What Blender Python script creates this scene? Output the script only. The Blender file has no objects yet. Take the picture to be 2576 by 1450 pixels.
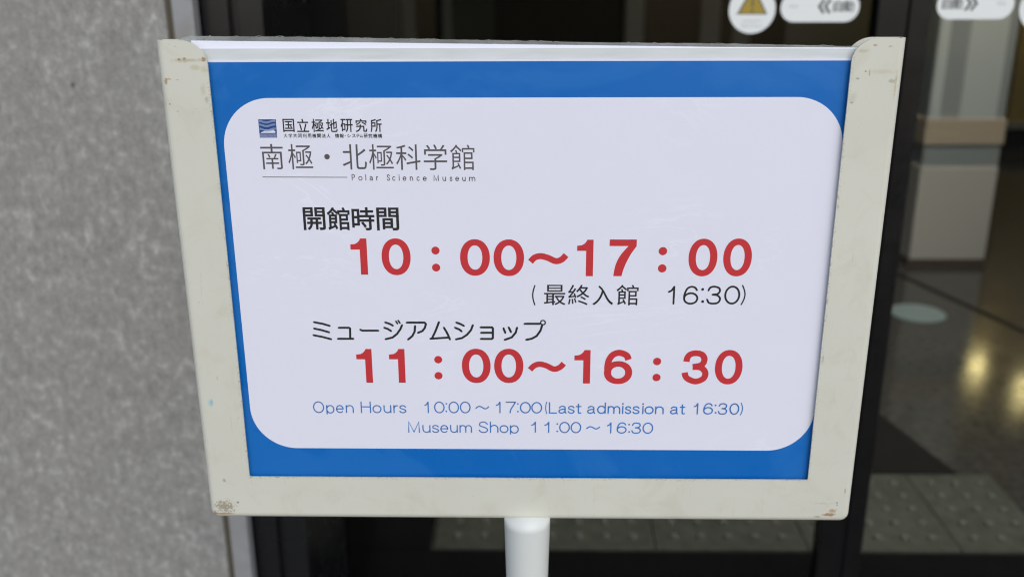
import bpy, bmesh, math, random
from mathutils import Vector, Matrix

random.seed(7)
scene = bpy.context.scene
COL = scene.collection

# ------------------------------------------------------------------ camera
FPX = 2400.0                      # focal length for a picture 2575 wide
PW, PH = 2575.0, 1450.0
ZC = 1.0                          # height of the sign's centre above the paving
CAM = Vector((0.0021298, -0.6278861, 0.2149168 + ZC))
YAW, PITCH, ROLL = 0.02091922, 0.31916207, 0.00445012
MR = Matrix.Rotation(YAW, 3, 'Z') @ Matrix.Rotation(-PITCH, 3, 'X') @ Matrix.Rotation(ROLL, 3, 'Y')
RIGHT, FWD, UP = MR.col[0].copy(), MR.col[1].copy(), MR.col[2].copy()
cam_data = bpy.data.cameras.new('camera')
cam_data.sensor_width = 36.0
cam_data.lens = FPX / PW * 36.0
cam_data.clip_start = 0.02
cam_data.clip_end = 300.0
cam_data.dof.use_dof = True
cam_data.dof.focus_distance = 0.655
cam_data.dof.aperture_fstop = 5.6
camera = bpy.data.objects.new('camera', cam_data)
COL.objects.link(camera)
camera.matrix_world = Matrix((
    (RIGHT.x, UP.x, -FWD.x, CAM.x),
    (RIGHT.y, UP.y, -FWD.y, CAM.y),
    (RIGHT.z, UP.z, -FWD.z, CAM.z),
    (0, 0, 0, 1)))
scene.camera = camera

# ------------------------------------------------------------------ light
SUN_EL, SUN_ROT = 44.0, 160.0
world = bpy.data.worlds.new('World')
scene.world = world
world.use_nodes = True
wn = world.node_tree
wn.nodes.clear()
w_out = wn.nodes.new('ShaderNodeOutputWorld')
w_bg = wn.nodes.new('ShaderNodeBackground')
w_sky = wn.nodes.new('ShaderNodeTexSky')
w_sky.sky_type = 'NISHITA'
w_sky.sun_disc = False
w_sky.sun_elevation = math.radians(SUN_EL)
w_sky.sun_rotation = math.radians(SUN_ROT)
w_sky.air_density = 1.0
w_sky.dust_density = 1.6
w_sky.ozone_density = 0.8
w_bg.inputs['Strength'].default_value = 0.15
wn.links.new(w_sky.outputs[0], w_bg.inputs['Color'])
wn.links.new(w_bg.outputs[0], w_out.inputs['Surface'])
sun_data = bpy.data.lights.new('sun', 'SUN')
sun_data.energy = 1.5
sun_data.angle = math.radians(60)
sun_data.color = (1.0, 0.97, 0.92)
sun = bpy.data.objects.new('sun', sun_data)
COL.objects.link(sun)
se, sr = math.radians(SUN_EL), math.radians(SUN_ROT)
sdir = Vector((math.sin(sr) * math.cos(se), math.cos(sr) * math.cos(se), math.sin(se)))
sun.rotation_euler = sdir.to_track_quat('Z', 'Y').to_euler()
sun.location = sdir * 20

vs = scene.view_settings
vs.view_transform = 'Standard'
vs.look = 'None'
vs.gamma = 1.0
vs.use_curve_mapping = False
vs.exposure = 0.1
scene.cycles.max_bounces = 10
scene.cycles.transparent_max_bounces = 16
scene.cycles.caustics_reflective = False
scene.cycles.caustics_refractive = False
scene.cycles.sample_clamp_indirect = 4.0
scene.cycles.use_denoising = True
scene.cycles.filter_width = 1.15

# ------------------------------------------------------------------ helpers
def at(u, v, Y=None, Z=None):
    """Point of the place seen at measured photo position (u, v), on the plane y=Y or z=Z."""
    d = RIGHT * ((u - PW / 2) / FPX) + FWD - UP * ((v - PH / 2) / FPX)
    t = (Y - CAM.y) / d.y if Y is not None else (Z - CAM.z) / d.z
    return CAM + d * t

def srgb(r, g, b):
    f = lambda c: (c / 255 / 12.92) if c / 255 <= 0.04045 else ((c / 255 + 0.055) / 1.055) ** 2.4
    return (f(r), f(g), f(b), 1.0)

def material(name, color, rough=0.5, spec=0.5, coat=0.0, metallic=0.0):
    m = bpy.data.materials.new(name)
    m.use_nodes = True
    b = m.node_tree.nodes['Principled BSDF']
    b.inputs['Base Color'].default_value = color if len(color) == 4 else (*color, 1)
    b.inputs['Roughness'].default_value = rough
    b.inputs['Specular IOR Level'].default_value = spec
    b.inputs['Coat Weight'].default_value = coat
    b.inputs['Coat Roughness'].default_value = 0.12
    b.inputs['Metallic'].default_value = metallic
    return m

class NT:
    """Short node building."""
    def __init__(s, m):
        s.m = m; s.t = m.node_tree; s.n = s.t.nodes; s.bsdf = s.n['Principled BSDF']
        s.tc = s.n.new('ShaderNodeTexCoord')
    def link(s, a, b): s.t.links.new(a, b)
    def noise(s, scale, detail=4, rough=0.55, vec=None, dist=0.0, out='Fac'):
        n = s.n.new('ShaderNodeTexNoise')
        n.inputs['Scale'].default_value = scale
        n.inputs['Detail'].default_value = detail
        n.inputs['Roughness'].default_value = rough
        n.inputs['Distortion'].default_value = dist
        s.link(vec if vec is not None else s.tc.outputs['Object'], n.inputs['Vector'])
        return n.outputs[out]
    def ramp(s, fac, stops, interp='LINEAR'):
        n = s.n.new('ShaderNodeValToRGB')
        n.color_ramp.interpolation = interp
        el = n.color_ramp.elements
        while len(el) < len(stops): el.new(0.5)
        for e, (p, c) in zip(el, stops):
            e.position = p
            e.color = c if isinstance(c, (tuple, list)) else (c, c, c, 1)
        s.link(fac, n.inputs[0])
        return n.outputs[0]
    def mix(s, fac, a, b, mode='MIX'):
        n = s.n.new('ShaderNodeMix'); n.data_type = 'RGBA'; n.blend_type = mode
        for sock, val in ((n.inputs[0], fac), (n.inputs[6], a), (n.inputs[7], b)):
            if hasattr(val, 'links'): s.link(val, sock)
            else: sock.default_value = val
        return n.outputs[2]
    def math(s, op, a, b=0.0, clamp=False):
        n = s.n.new('ShaderNodeMath'); n.operation = op; n.use_clamp = clamp
        for sock, val in ((n.inputs[0], a), (n.inputs[1], b)):
            if hasattr(val, 'links'): s.link(val, sock)
            else: sock.default_value = val
        return n.outputs[0]
    def mapping(s, scale=(1, 1, 1), loc=(0, 0, 0), rot=(0, 0, 0)):
        n = s.n.new('ShaderNodeMapping')
        n.inputs['Scale'].default_value = scale; n.inputs['Location'].default_value = loc
        n.inputs['Rotation'].default_value = rot
        s.link(s.tc.outputs['Object'], n.inputs['Vector'])
        return n.outputs[0]
    def spot(s, x, z, rx, rz, soft=0.5, wob=1.2, wscale=400):
        """Mask 0..1 of a ragged stain centred at local (x, z)."""
        v = s.mapping(scale=(1 / rx, 0, 1 / rz), loc=(-x / rx, 0, -z / rz))
        n = s.n.new('ShaderNodeVectorMath'); n.operation = 'LENGTH'
        s.link(v, n.inputs[0])
        w = s.noise(wscale, 4, 0.65)
        d = s.math('ADD', n.outputs['Value'], s.math('MULTIPLY', s.math('SUBTRACT', w, 0.5), wob * 2))
        return s.math('DIVIDE', s.math('SUBTRACT', 1.0, d), soft, clamp=True)
    def bump(s, h, strength=0.2, dist=0.001):
        n = s.n.new('ShaderNodeBump')
        n.inputs['Strength'].default_value = strength; n.inputs['Distance'].default_value = dist
        s.link(h, n.inputs['Height']); s.link(n.outputs[0], s.bsdf.inputs['Normal'])
    def color(s, c): s.link(c, s.bsdf.inputs['Base Color'])
    def rough(s, c): s.link(c, s.bsdf.inputs['Roughness'])

def emit(name, bm, mat, parent=None, smooth=False, origin=None):
    """Link a bmesh (built in world coordinates) as one mesh object."""
    bmesh.ops.recalc_face_normals(bm, faces=bm.faces)
    me = bpy.data.meshes.new(name)
    o = bpy.data.objects.new(name, me)
    org = Vector(origin) if origin is not None else Vector((0, 0, 0))
    if parent is not None:
        org = parent.matrix_basis.translation.copy()
        p = parent.parent
        while p is not None:
            org += p.matrix_basis.translation; p = p.parent
    bmesh.ops.translate(bm, verts=bm.verts, vec=-org)
    bm.to_mesh(me); bm.free()
    if smooth:
        for p in me.polygons: p.use_smooth = True
    for m in (mat if isinstance(mat, (list, tuple)) else [mat]): me.materials.append(m)
    COL.objects.link(o)
    if parent is not None: o.parent = parent
    else: o.location = org
    return o

def thing(name, label, cat, loc=(0, 0, 0), group=None):
    o = bpy.data.objects.new(name, None); COL.objects.link(o)
    o.empty_display_size = 0.05
    o.location = loc
    return tag(o, label, cat, group)

def tag(o, label, cat, group=None):
    o['label'] = label; o['category'] = cat
    if group: o['group'] = group
    return o

def struct(o, label=None):
    o['kind'] = 'structure'
    if label: o['label'] = label
    return o

def box(bm, x0, x1, y0, y1, z0, z1, bevel=0.0, mi=0):
    r = bmesh.ops.create_cube(bm, size=1.0)
    for v in r['verts']:
        v.co = Vector(((x0 + x1) / 2 + v.co.x * (x1 - x0), (y0 + y1) / 2 + v.co.y * (y1 - y0), (z0 + z1) / 2 + v.co.z * (z1 - z0)))
    fs = set(f for v in r['verts'] for f in v.link_faces)
    for f in fs: f.material_index = mi
    if bevel > 0:
        es = list(set(e for v in r['verts'] for e in v.link_edges))
        bmesh.ops.bevel(bm, geom=es, offset=bevel, segments=2, affect='EDGES', profile=0.5)
    return bm

def boxes(*args):
    bm = bmesh.new()
    for a in args: box(bm, *a)
    return bm

def lathe(bm, prof, cx, cy, seg=48, cap=True):
    rings = []
    for r, z in prof:
        rings.append([bm.verts.new((cx + r * math.cos(2 * math.pi * k / seg), cy + r * math.sin(2 * math.pi * k / seg), z)) for k in range(seg)])
    for a, b in zip(rings, rings[1:]):
        for k in range(seg):
            bm.faces.new((a[k], a[(k + 1) % seg], b[(k + 1) % seg], b[k]))
    if cap:
        bm.faces.new(rings[0]); bm.faces.new(rings[-1])
    return bm

def plate(bm, pts, y0, y1, mi=0):
    """Upright plate: outline pts [(x, z)], from y0 (front) to y1 (back). y1 None = a single sheet."""
    f = [bm.verts.new((x, y0, z)) for x, z in pts]
    es = [bm.edges.new((f[i], f[(i + 1) % len(f)])) for i in range(len(f))]
    r = bmesh.ops.triangle_fill(bm, use_beauty=True, use_dissolve=False, edges=es)
    fs = [g for g in r['geom'] if isinstance(g, bmesh.types.BMFace)]
    for q in fs: q.material_index = mi
    if y1 is not None:
        b = [bm.verts.new((x, y1, z)) for x, z in pts]
        es2 = [bm.edges.new((b[i], b[(i + 1) % len(b)])) for i in range(len(b))]
        r2 = bmesh.ops.triangle_fill(bm, use_beauty=True, use_dissolve=False, edges=es2)
        for q in r2['geom']:
            if isinstance(q, bmesh.types.BMFace): q.material_index = mi
        for i in range(len(f)):
            j = (i + 1) % len(f)
            q = bm.faces.new((f[i], f[j], b[j], b[i])); q.material_index = mi
    return bm

def arc(cx, cz, rx, rz, a0, a1, n=14):
    return [(cx + rx * math.cos(math.radians(a0 + (a1 - a0) * k / n)), cz + rz * math.sin(math.radians(a0 + (a1 - a0) * k / n))) for k in range(n + 1)]

def round_rect(x0, x1, z0, z1, r, n=14):
    return (arc(x1 - r, z1 - r, r, r, 90, 0, n) + arc(x1 - r, z0 + r, r, r, 0, -90, n) +
            arc(x0 + r, z0 + r, r, r, 270, 180, n) + arc(x0 + r, z1 - r, r, r, 180, 90, n))

def smooth_path(pts, n=6, closed=False):
    """Catmull-Rom through pts."""
    if len(pts) < 3: return list(pts)
    out = []
    m = len(pts)
    for i in range(m if closed else m - 1):
        g = (lambda k: pts[k % m]) if closed else (lambda k: pts[max(0, min(m - 1, k))])
        p0, p1, p2, p3 = g(i - 1), g(i), g(i + 1), g(i + 2)
        for k in range(n):
            t = k / n
            out.append(tuple(0.5 * ((2 * p1[a]) + (-p0[a] + p2[a]) * t + (2 * p0[a] - 5 * p1[a] + 4 * p2[a] - p3[a]) * t * t
                                    + (-p0[a] + 3 * p1[a] - 3 * p2[a] + p3[a]) * t ** 3) for a in (0, 1)))
    if not closed: out.append(pts[-1])
    return out

class Ink:
    """Flat print: every stroke or glyph lies a few microns in front of the one before."""
    def __init__(s, y): s.bm = bmesh.new(); s.y = y
    def step(s): s.y -= 4e-6; return s.y
    def poly(s, pts, mi=0): plate(s.bm, pts, s.step(), None, mi)
    def ribbon(s, pts, w, cap='round', closed=False):
        pts = [Vector(p) for p in pts]
        q = [pts[0]]
        for p in pts[1:]:
            if (p - q[-1]).length > 1e-6: q.append(p)
        if closed and (q[0] - q[-1]).length < 1e-6: q.pop()
        n = len(q); L = []; Rr = []
        for i in range(n):
            a = q[(i - 1) % n] if (closed or i > 0) else None
            b = q[(i + 1) % n] if (closed or i < n - 1) else None
            d1 = (q[i] - a).normalized() if a is not None else None
            d2 = (b - q[i]).normalized() if b is not None else None
            if d1 is None: d1 = d2
            if d2 is None: d2 = d1
            t = (d1 + d2)
            t = t.normalized() if t.length > 1e-6 else d1
            nn = Vector((-t.y, t.x))
            k = 1.0 / max(0.55, nn.dot(Vector((-d1.y, d1.x))))
            L.append(q[i] + nn * w / 2 * k); Rr.append(q[i] - nn * w / 2 * k)
        y = s.step()
        vl = [s.bm.verts.new((p.x, y, p.y)) for p in L]
        vr = [s.bm.verts.new((p.x, y, p.y)) for p in Rr]
        for i in range(n if closed else n - 1):
            j = (i + 1) % n
            s.bm.faces.new((vl[i], vl[j], vr[j], vr[i]))
        if not closed and cap == 'round':
            for c, d, (e0, e1) in ((q[0], q[0] - q[1], (vl[0], vr[0])), (q[-1], q[-1] - q[-2], (vr[-1], vl[-1]))):
                a0 = math.atan2(d.y, d.x)
                mid = [s.bm.verts.new((c.x + w / 2 * math.cos(a0 + a), y, c.y + w / 2 * math.sin(a0 + a))) for a in (1.05, 0.52, 0, -0.52, -1.05)]
                s.bm.faces.new([e1] + mid[::-1] + [e0])
    def disc(s, x, z, rx, rz=None, n=28):
        s.poly(arc(x, z, rx, rz or rx, 0, 360 * (n - 1) / n, n - 1))
    def ring(s, x, z, rx, rz, tx, tz, p=2.0, n=48):
        y = s.step(); o = []; i_ = []
        for k in range(n):
            a = 2 * math.pi * k / n
            c, sn = math.cos(a), math.sin(a)
            c2 = math.copysign(abs(c) ** (2 / p), c); s2 = math.copysign(abs(sn) ** (2 / p), sn)
            o.append(s.bm.verts.new((x + rx * c2, y, z + rz * s2)))
            i_.append(s.bm.verts.new((x + (rx - tx) * c2, y, z + (rz - tz) * s2)))
        for k in range(n):
            j = (k + 1) % n
            s.bm.faces.new((o[k], o[j], i_[j], i_[k]))
    def glyph(s, ch, x0, x1, z0, z1, bold=0.0):
        """A character of the built-in type, fitted to a box."""
        c = bpy.data.curves.new('glyph', 'FONT'); c.body = ch; c.resolution_u = 6; c.offset = min(bold, 0)
        o = bpy.data.objects.new('glyph', c); COL.objects.link(o)
        dg = bpy.context.evaluated_depsgraph_get()
        me = bpy.data.meshes.new_from_object(o.evaluated_get(dg))
        xs = [v.co.x for v in me.vertices]; ys = [v.co.y for v in me.vertices]
        ax, bx, ay, by = min(xs), max(xs), min(ys), max(ys)
        y = s.step()
        place = lambda v: (x0 + (v.co.x - ax) / (bx - ax) * (x1 - x0), z0 + (v.co.y - ay) / (by - ay) * (z1 - z0))
        vv = [s.bm.verts.new((x0 + (v.co.x - ax) / (bx - ax) * (x1 - x0), y, z0 + (v.co.y - ay) / (by - ay) * (z1 - z0))) for v in me.vertices]
        for p in me.polygons:
            try: s.bm.faces.new([vv[i] for i in p.vertices])
            except ValueError: pass
        if bold > 0:
            cnt = {}
            for p in me.polygons:
                for e in p.edge_keys: cnt[e] = cnt.get(e, 0) + 1
            nb = {}
            for (i, j), k in cnt.items():
                if k == 1: nb.setdefault(i, []).append(j); nb.setdefault(j, []).append(i)
            seen = set()
            for i in list(nb):
                if i in seen: continue
                loop = [i]; seen.add(i); cur = i
                while True:
                    nx = [j for j in nb[cur] if j not in seen]
                    if not nx: break
                    cur = nx[0]; seen.add(cur); loop.append(cur)
                if len(loop) > 2: s.ribbon([place(me.vertices[j]) for j in loop], bold * (z1 - z0), closed=True)
        bpy.data.objects.remove(o); bpy.data.curves.remove(c); bpy.data.meshes.remove(me)

# ------------------------------------------------------------------ materials
M_concrete = material('speckled_concrete', srgb(150, 150, 146), 0.85, 0.25)
t = NT(M_concrete)
vst = t.mapping(scale=(1, 1, 0.72))
n1 = t.noise(88, 5, 0.66, vst, 0.1)
n2 = t.noise(5, 3, 0.5)
n3 = t.noise(330, 2, 0.6)
n4 = t.noise(24, 3, 0.6)
mf = t.math('ADD', n1, t.math('MULTIPLY', t.math('SUBTRACT', n4, 0.5), 0.42))
c = t.ramp(mf, [(0.30, (0.165, 0.162, 0.150, 1)), (0.47, (0.222, 0.218, 0.204, 1)), (0.55, (0.256, 0.252, 0.237, 1)), (0.70, (0.42, 0.415, 0.393, 1))])
c = t.mix(t.ramp(n2, [(0.3, 0.0), (0.7, 0.22)]), c, (0.22, 0.215, 0.20, 1))
c = t.mix(t.ramp(n3, [(0.40, 0.0), (0.70, 0.38)]), c, (0.40, 0.395, 0.372, 1))
n5 = t.noise(420, 2, 0.6, t.mapping(loc=(3, 5, 1)))
c = t.mix(t.ramp(n5, [(0.55, 0.0), (0.72, 0.5)]), c, (0.13, 0.127, 0.118, 1))
_o = Vector((-1.8, 0.62, 0))
for (u, v, r, st) in ((183, 214, 0.0032, .85), (597, 525, 0.002, .5), (384, 332, 0.001, .4), (128, 1290, 0.006, .3), (145, 1356, 0.006, .3), (176, 1300, 0.003, .25), (250, 40, 0.002, .35), (300, 900, 0.0015, .4), (70, 760, 0.0018, .4)):
    p = at(u, v, 0.62) - _o
    c = t.mix(t.math('MULTIPLY', t.spot(p.x, p.z, r, r * 1.5, 0.7, 0.5, 300), st), c, (0.045, 0.042, 0.038, 1))
t.color(c)
t.bump(t.math('ADD', n1, n3), 0.25, 0.0012)

M_trim = material('grey_metal_trim', srgb(150, 150, 150), 0.5, 0.4)
t = NT(M_trim); t.color(t.mix(t.ramp(t.noise(35, 4), [(0.4, 0.0), (0.8, 0.6)]), (0.27, 0.272, 0.278, 1), (0.19, 0.17, 0.14, 1)))
M_seal = material('brown_sealant', (0.085, 0.075, 0.055), 0.9, 0.1)
M_jamb = material('dark_anodised_aluminium', (0.004, 0.0045, 0.0055), 0.25, 0.55)
t = NT(M_jamb); t.rough(t.ramp(t.noise(25, 3), [(0.3, 0.2), (0.7, 0.3)]))
M_stile = material('black_anodised_aluminium', (0.0025, 0.0025, 0.003), 0.3, 0.3)
t = NT(M_stile); t.rough(t.ramp(t.noise(30, 3), [(0.3, 0.25), (0.7, 0.38)]))
M_gasket = material('black_rubber', (0.006, 0.006, 0.006), 0.7, 0.2)

M_frame = material('cream_painted_steel', srgb(214, 214, 200), 0.42, 0.4)
M_poster_white = material('laminated_white_print', (0.72, 0.735, 0.80, 1), 0.42, 0.35)
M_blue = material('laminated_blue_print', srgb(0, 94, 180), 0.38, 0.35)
for m, base in ((M_blue, (0.0012, 0.122, 0.44, 1)), (M_poster_white, (0.705, 0.715, 0.81, 1))):
    t = NT(m)
    nz = t.noise(16, 4, 0.6, None, 0.8)
    t.rough(t.ramp(nz, [(0.35, 0.30), (0.65, 0.48)]))
    f = t.ramp(t.noise(900, 2), [(0.3, 0.0), (0.7, 0.10)])
    col_ = t.mix(f, base, tuple(x * 0.9 for x in base[:3]) + (1,))
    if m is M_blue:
        sheen_patch = t.ramp(t.noise(7, 5, 0.55, None, 1.2), [(0.50, 0.0), (0.54, 1.0)])  # paler areas: laminate reflections and trapped-air haze put into the blue
        col_ = t.mix(t.math('MULTIPLY', sheen_patch, 0.6), col_, (0.012, 0.145, 0.47, 1))
    else:
        wr_ = t.ramp(t.noise(9, 6, 0.6, t.mapping(scale=(0.7, 1, 1.7), rot=(0, 0.35, 0)), 1.5), [(0.485, 0.0), (0.50, 1.0), (0.515, 0.0)])
        gate = t.ramp(t.noise(6, 2), [(0.48, 0.0), (0.62, 1.0)])
        col_ = t.mix(t.math('MULTIPLY', t.math('MULTIPLY', wr_, gate), 0.35), col_, (0.82, 0.84, 0.90, 1))
        dust_ = t.ramp(t.noise(500, 3, 0.6), [(0.70, 0.0), (0.78, 0.35)])
        col_ = t.mix(dust_, col_, (0.42, 0.43, 0.47, 1))
    t.color(col_)
    t.bump(t.math('ADD', t.noise(11, 4, 0.55), t.math('MULTIPLY', t.noise(46, 3, 0.6, t.mapping(scale=(0.6, 1, 1.5))), 0.12)), 0.35, 0.002)
M_red = material('red_print', (0.51, 0.032, 0.038), 0.42, 0.35)
M_black_ink = material('black_print', (0.016, 0.016, 0.018), 0.42, 0.4)
M_grey_ink = material('grey_print', (0.085, 0.08, 0.085), 0.42, 0.4)
M_blue_ink = material('blue_print', (0.03, 0.16, 0.46), 0.42, 0.35)
M_navy_ink = material('navy_print', (0.012, 0.055, 0.21), 0.42, 0.35)
M_pale_ink = material('pale_blue_print', (0.30, 0.37, 0.58), 0.42, 0.35)
M_white_ink = material('white_print', (0.705, 0.715, 0.81), 0.42, 0.35)
M_sheet_white = material('white_paper', (0.80, 0.82, 0.92), 0.6, 0.3)
M_sheet_pale = material('pale_backing_film', (0.52, 0.55, 0.555), 0.35, 0.5)
t = NT(M_sheet_pale)
wv = t.noise(26, 3, 0.5, t.mapping(scale=(1, 1, 9)))
t.color(t.mix(t.ramp(wv, [(0.35, 0.0), (0.65, 1.0)]), (0.56, 0.60, 0.60, 1), (0.63, 0.665, 0.68, 1)))

def clear_material(name, ior, tint, haze):
    m = bpy.data.materials.new(name); m.use_nodes = True
    nt = m.node_tree; nt.nodes.clear()
    out = nt.nodes.new('ShaderNodeOutputMaterial')
    tr = nt.nodes.new('ShaderNodeBsdfTransparent'); tr.inputs[0].default_value = tint
    gl = nt.nodes.new('ShaderNodeBsdfGlossy'); gl.inputs['Roughness'].default_value = 0.02
    fr = nt.nodes.new('ShaderNodeFresnel'); fr.inputs['IOR'].default_value = ior
    mx = nt.nodes.new('ShaderNodeMixShader')
    nt.links.new(fr.outputs[0], mx.inputs[0]); nt.links.new(tr.outputs[0], mx.inputs[1]); nt.links.new(gl.outputs[0], mx.inputs[2])
    last = mx.outputs[0]
    if haze > 0:
        df = nt.nodes.new('ShaderNodeBsdfDiffuse'); df.inputs[0].default_value = (0.62, 0.65, 0.64, 1)
        tc = nt.nodes.new('ShaderNodeTexCoord'); nz = nt.nodes.new('ShaderNodeTexNoise'); nz.inputs['Scale'].default_value = 30
        nt.links.new(tc.outputs['Object'], nz.inputs['Vector'])
        mu = nt.nodes.new('ShaderNodeMath'); mu.operation = 'MULTIPLY'; mu.inputs[1].default_value = haze * 2
        nt.links.new(nz.outputs['Fac'], mu.inputs[0])
        m2 = nt.nodes.new('ShaderNodeMixShader')
        nt.links.new(mu.outputs[0], m2.inputs[0]); nt.links.new(last, m2.inputs[1]); nt.links.new(df.outputs[0], m2.inputs[2])
        last = m2.outputs[0]
    nt.links.new(last, out.inputs['Surface'])
    return m
M_glass = clear_material('door_glass', 1.20, (0.90, 0.92, 0.90, 1), 0.0)
M_sleeve = clear_material('clear_plastic_film', 1.35, (0.90, 0.92, 0.91, 1), 0.26)

M_sticker = material('white_vinyl', (0.70, 0.73, 0.72), 0.5, 0.3)
M_yellow = material('yellow_vinyl', (0.33, 0.24, 0.035), 0.5, 0.3)
M_mark = material('grey_vinyl_print', (0.07, 0.075, 0.075), 0.5, 0.3)
M_mark_light = material('pale_grey_vinyl_print', (0.36, 0.375, 0.37), 0.5, 0.3)

M_paving = material('grey_paving', (0.30, 0.295, 0.28), 0.85, 0.2)
t = NT(M_paving); t.color(t.mix(t.ramp(t.noise(14, 5), [(0.3, 0.0), (0.7, 1.0)]), (0.15, 0.147, 0.14, 1), (0.22, 0.216, 0.205, 1)))
M_floor = material('dark_polished_stone', (0.045, 0.041, 0.037), 0.14, 0.5)
t = NT(M_floor); t.color(t.mix(t.ramp(t.noise(40, 5), [(0.35, 0.0), (0.7, 1.0)]), (0.05, 0.046, 0.041, 1), (0.10, 0.094, 0.085, 1)))
t.rough(t.ramp(t.noise(8, 3), [(0.3, 0.09), (0.7, 0.15)]))
M_mat = material('black_entrance_mat', (0.006, 0.006, 0.0065), 0.9, 0.05)
t = NT(M_mat); t.bump(t.noise(900, 2), 0.6, 0.002)
M_dark_layer = material('dark_brown_layer', (0.017, 0.015, 0.014), 0.85, 0.15)
M_tactile = material('olive_grey_tactile_tile', (0.125, 0.127, 0.105), 0.55, 0.4)
t = NT(M_tactile); t.color(t.mix(t.ramp(t.noise(30, 4), [(0.35, 0.0), (0.7, 1.0)]), (0.072, 0.074, 0.060, 1), (0.112, 0.114, 0.095, 1)))
M_worn_highlit = material('worn_highlit_dot_top', (0.19, 0.19, 0.168), 0.5, 0.4)  # dot tops paled by wear and by gloss highlights put into the colour
M_room = material('dark_brown_wall', (0.032, 0.026, 0.022), 0.7, 0.3)
M_black = material('black_board', (0.008, 0.008, 0.009), 0.6, 0.3)
M_panel_a = material('grey_wall_panel', (0.24, 0.25, 0.25), 0.7, 0.3)
M_panel_b = material('dark_grey_wall_panel', (0.075, 0.073, 0.068), 0.7, 0.3)
M_col_light = material('pale_grey_column', (0.74, 0.76, 0.73), 0.6, 0.3)
M_col_dark = material('grey_column_strip', (0.42, 0.44, 0.43), 0.6, 0.3)
M_col_base = material('beige_column_base', (0.80, 0.73, 0.65), 0.6, 0.3)
M_wood = material('pale_wood', (0.56, 0.43, 0.31), 0.55, 0.3)
t = NT(M_wood); t.color(t.mix(t.ramp(t.noise(6, 4, 0.5, t.mapping(scale=(1, 1, 40))), [(0.35, 0.0), (0.65, 1.0)]), (0.64, 0.50, 0.37, 1), (0.78, 0.62, 0.47, 1)))
M_brown = material('brown_wood', (0.14, 0.095, 0.07), 0.6, 0.3)
M_ochre = material('ochre_board', (0.50, 0.38, 0.15), 0.6, 0.3)
M_ceiling = material('grey_ceiling', (0.25, 0.25, 0.24), 0.8, 0.2)
M_reflection = material('pale_lamp_reflection', (0.34, 0.42, 0.42), 0.4, 0.4)
M_lamp = material('lamp_glow', (1, 0.9, 0.6), 0.5, 0.3)
M_lamp.node_tree.nodes['Principled BSDF'].inputs['Emission Color'].default_value = (1.0, 0.80, 0.36, 1)
M_lamp.node_tree.nodes['Principled BSDF'].inputs['Emission Strength'].default_value = 17.0

# ------------------------------------------------------------------ setting
YW, YD = 0.62, 0.95                # wall face, door glass
bm = bmesh.new(); box(bm, -9, 9, -12, 0.93, -0.12, 0.0)
struct(emit('pavement', bm, M_paving))
bm = bmesh.new(); box(bm, -3.2, 5.4, 0.93, 7.2, -0.12, 0.0)
struct(emit('lobby_floor', bm, M_floor))

# exterior concrete wall left of the entrance
xW = -0.462
wall = thing('concrete_wall', 'speckled grey concrete wall left of the sign stand', 'wall', (-1.8, YW, 0))
bm = bmesh.new(); box(bm, -3.2, xW, YW, 0.93, 0.0, 3.2, 0.003); emit('wall_panel', bm, M_concrete, wall)
bm = bmesh.new(); box(bm, xW, xW + 0.007, YW + 0.006, 0.648, 0.0, 3.2); emit('sealant_joint', bm, M_seal, wall)
bm = bmesh.new(); box(bm, xW + 0.007, -0.4275, YW + 0.004, 0.648, 0.0, 3.2, 0.002); emit('edge_trim', bm, M_trim, wall)
wr = thing('concrete_wall', 'speckled grey concrete wall beyond the right end of the entrance', 'wall', (3.4, YW, 0))
bm = bmesh.new(); box(bm, 1.68, 5.4, YW, 0.93, 0.0, 3.2, 0.003); emit('wall_panel', bm, M_concrete, wr)
bm = bmesh.new(); box(bm, -0.4235, 1.68, YW + 0.01, 0.93, 2.35, 3.2)
tag(emit('lintel', bm, M_concrete, None, origin=(0.6, YW, 2.35)), 'concrete lintel above the sliding glass doors', 'lintel')

# entrance frame: stepped dark jambs and head
xs1 = at(487, 50, 0.75).x; xs2 = at(574, 50, 0.75).x
jf = thing('doorway', 'dark grey metal jamb of the entrance beside the concrete wall', 'door frame', (0.6, 0.85, 0))
xja = at(575, 50, 0.655).x; xjb = at(662, 50, 0.655).x
bm = bmesh.new()
box(bm, xW, xja, 0.655, 0.93, 0, 2.35, 0.0012)
box(bm, xja, xja + 0.012, 0.668, 0.93, 0, 2.35)
box(bm, xja + 0.012, xjb, 0.655, 0.93, 0, 2.35, 0.0012)
xj1 = xjb - 0.012
emit('jamb', bm, M_jamb, jf)
bm = bmesh.new(); box(bm, 1.60, 1.68, 0.75, 0.93, 0, 2.35, 0.0015); emit('jamb', bm, M_jamb, jf)
bm = bmesh.new(); box(bm, xj1 + 0.012, 1.60, 0.80, 1.02, 2.22, 2.35, 0.0015); emit('head', bm, M_jamb, jf)

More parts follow.
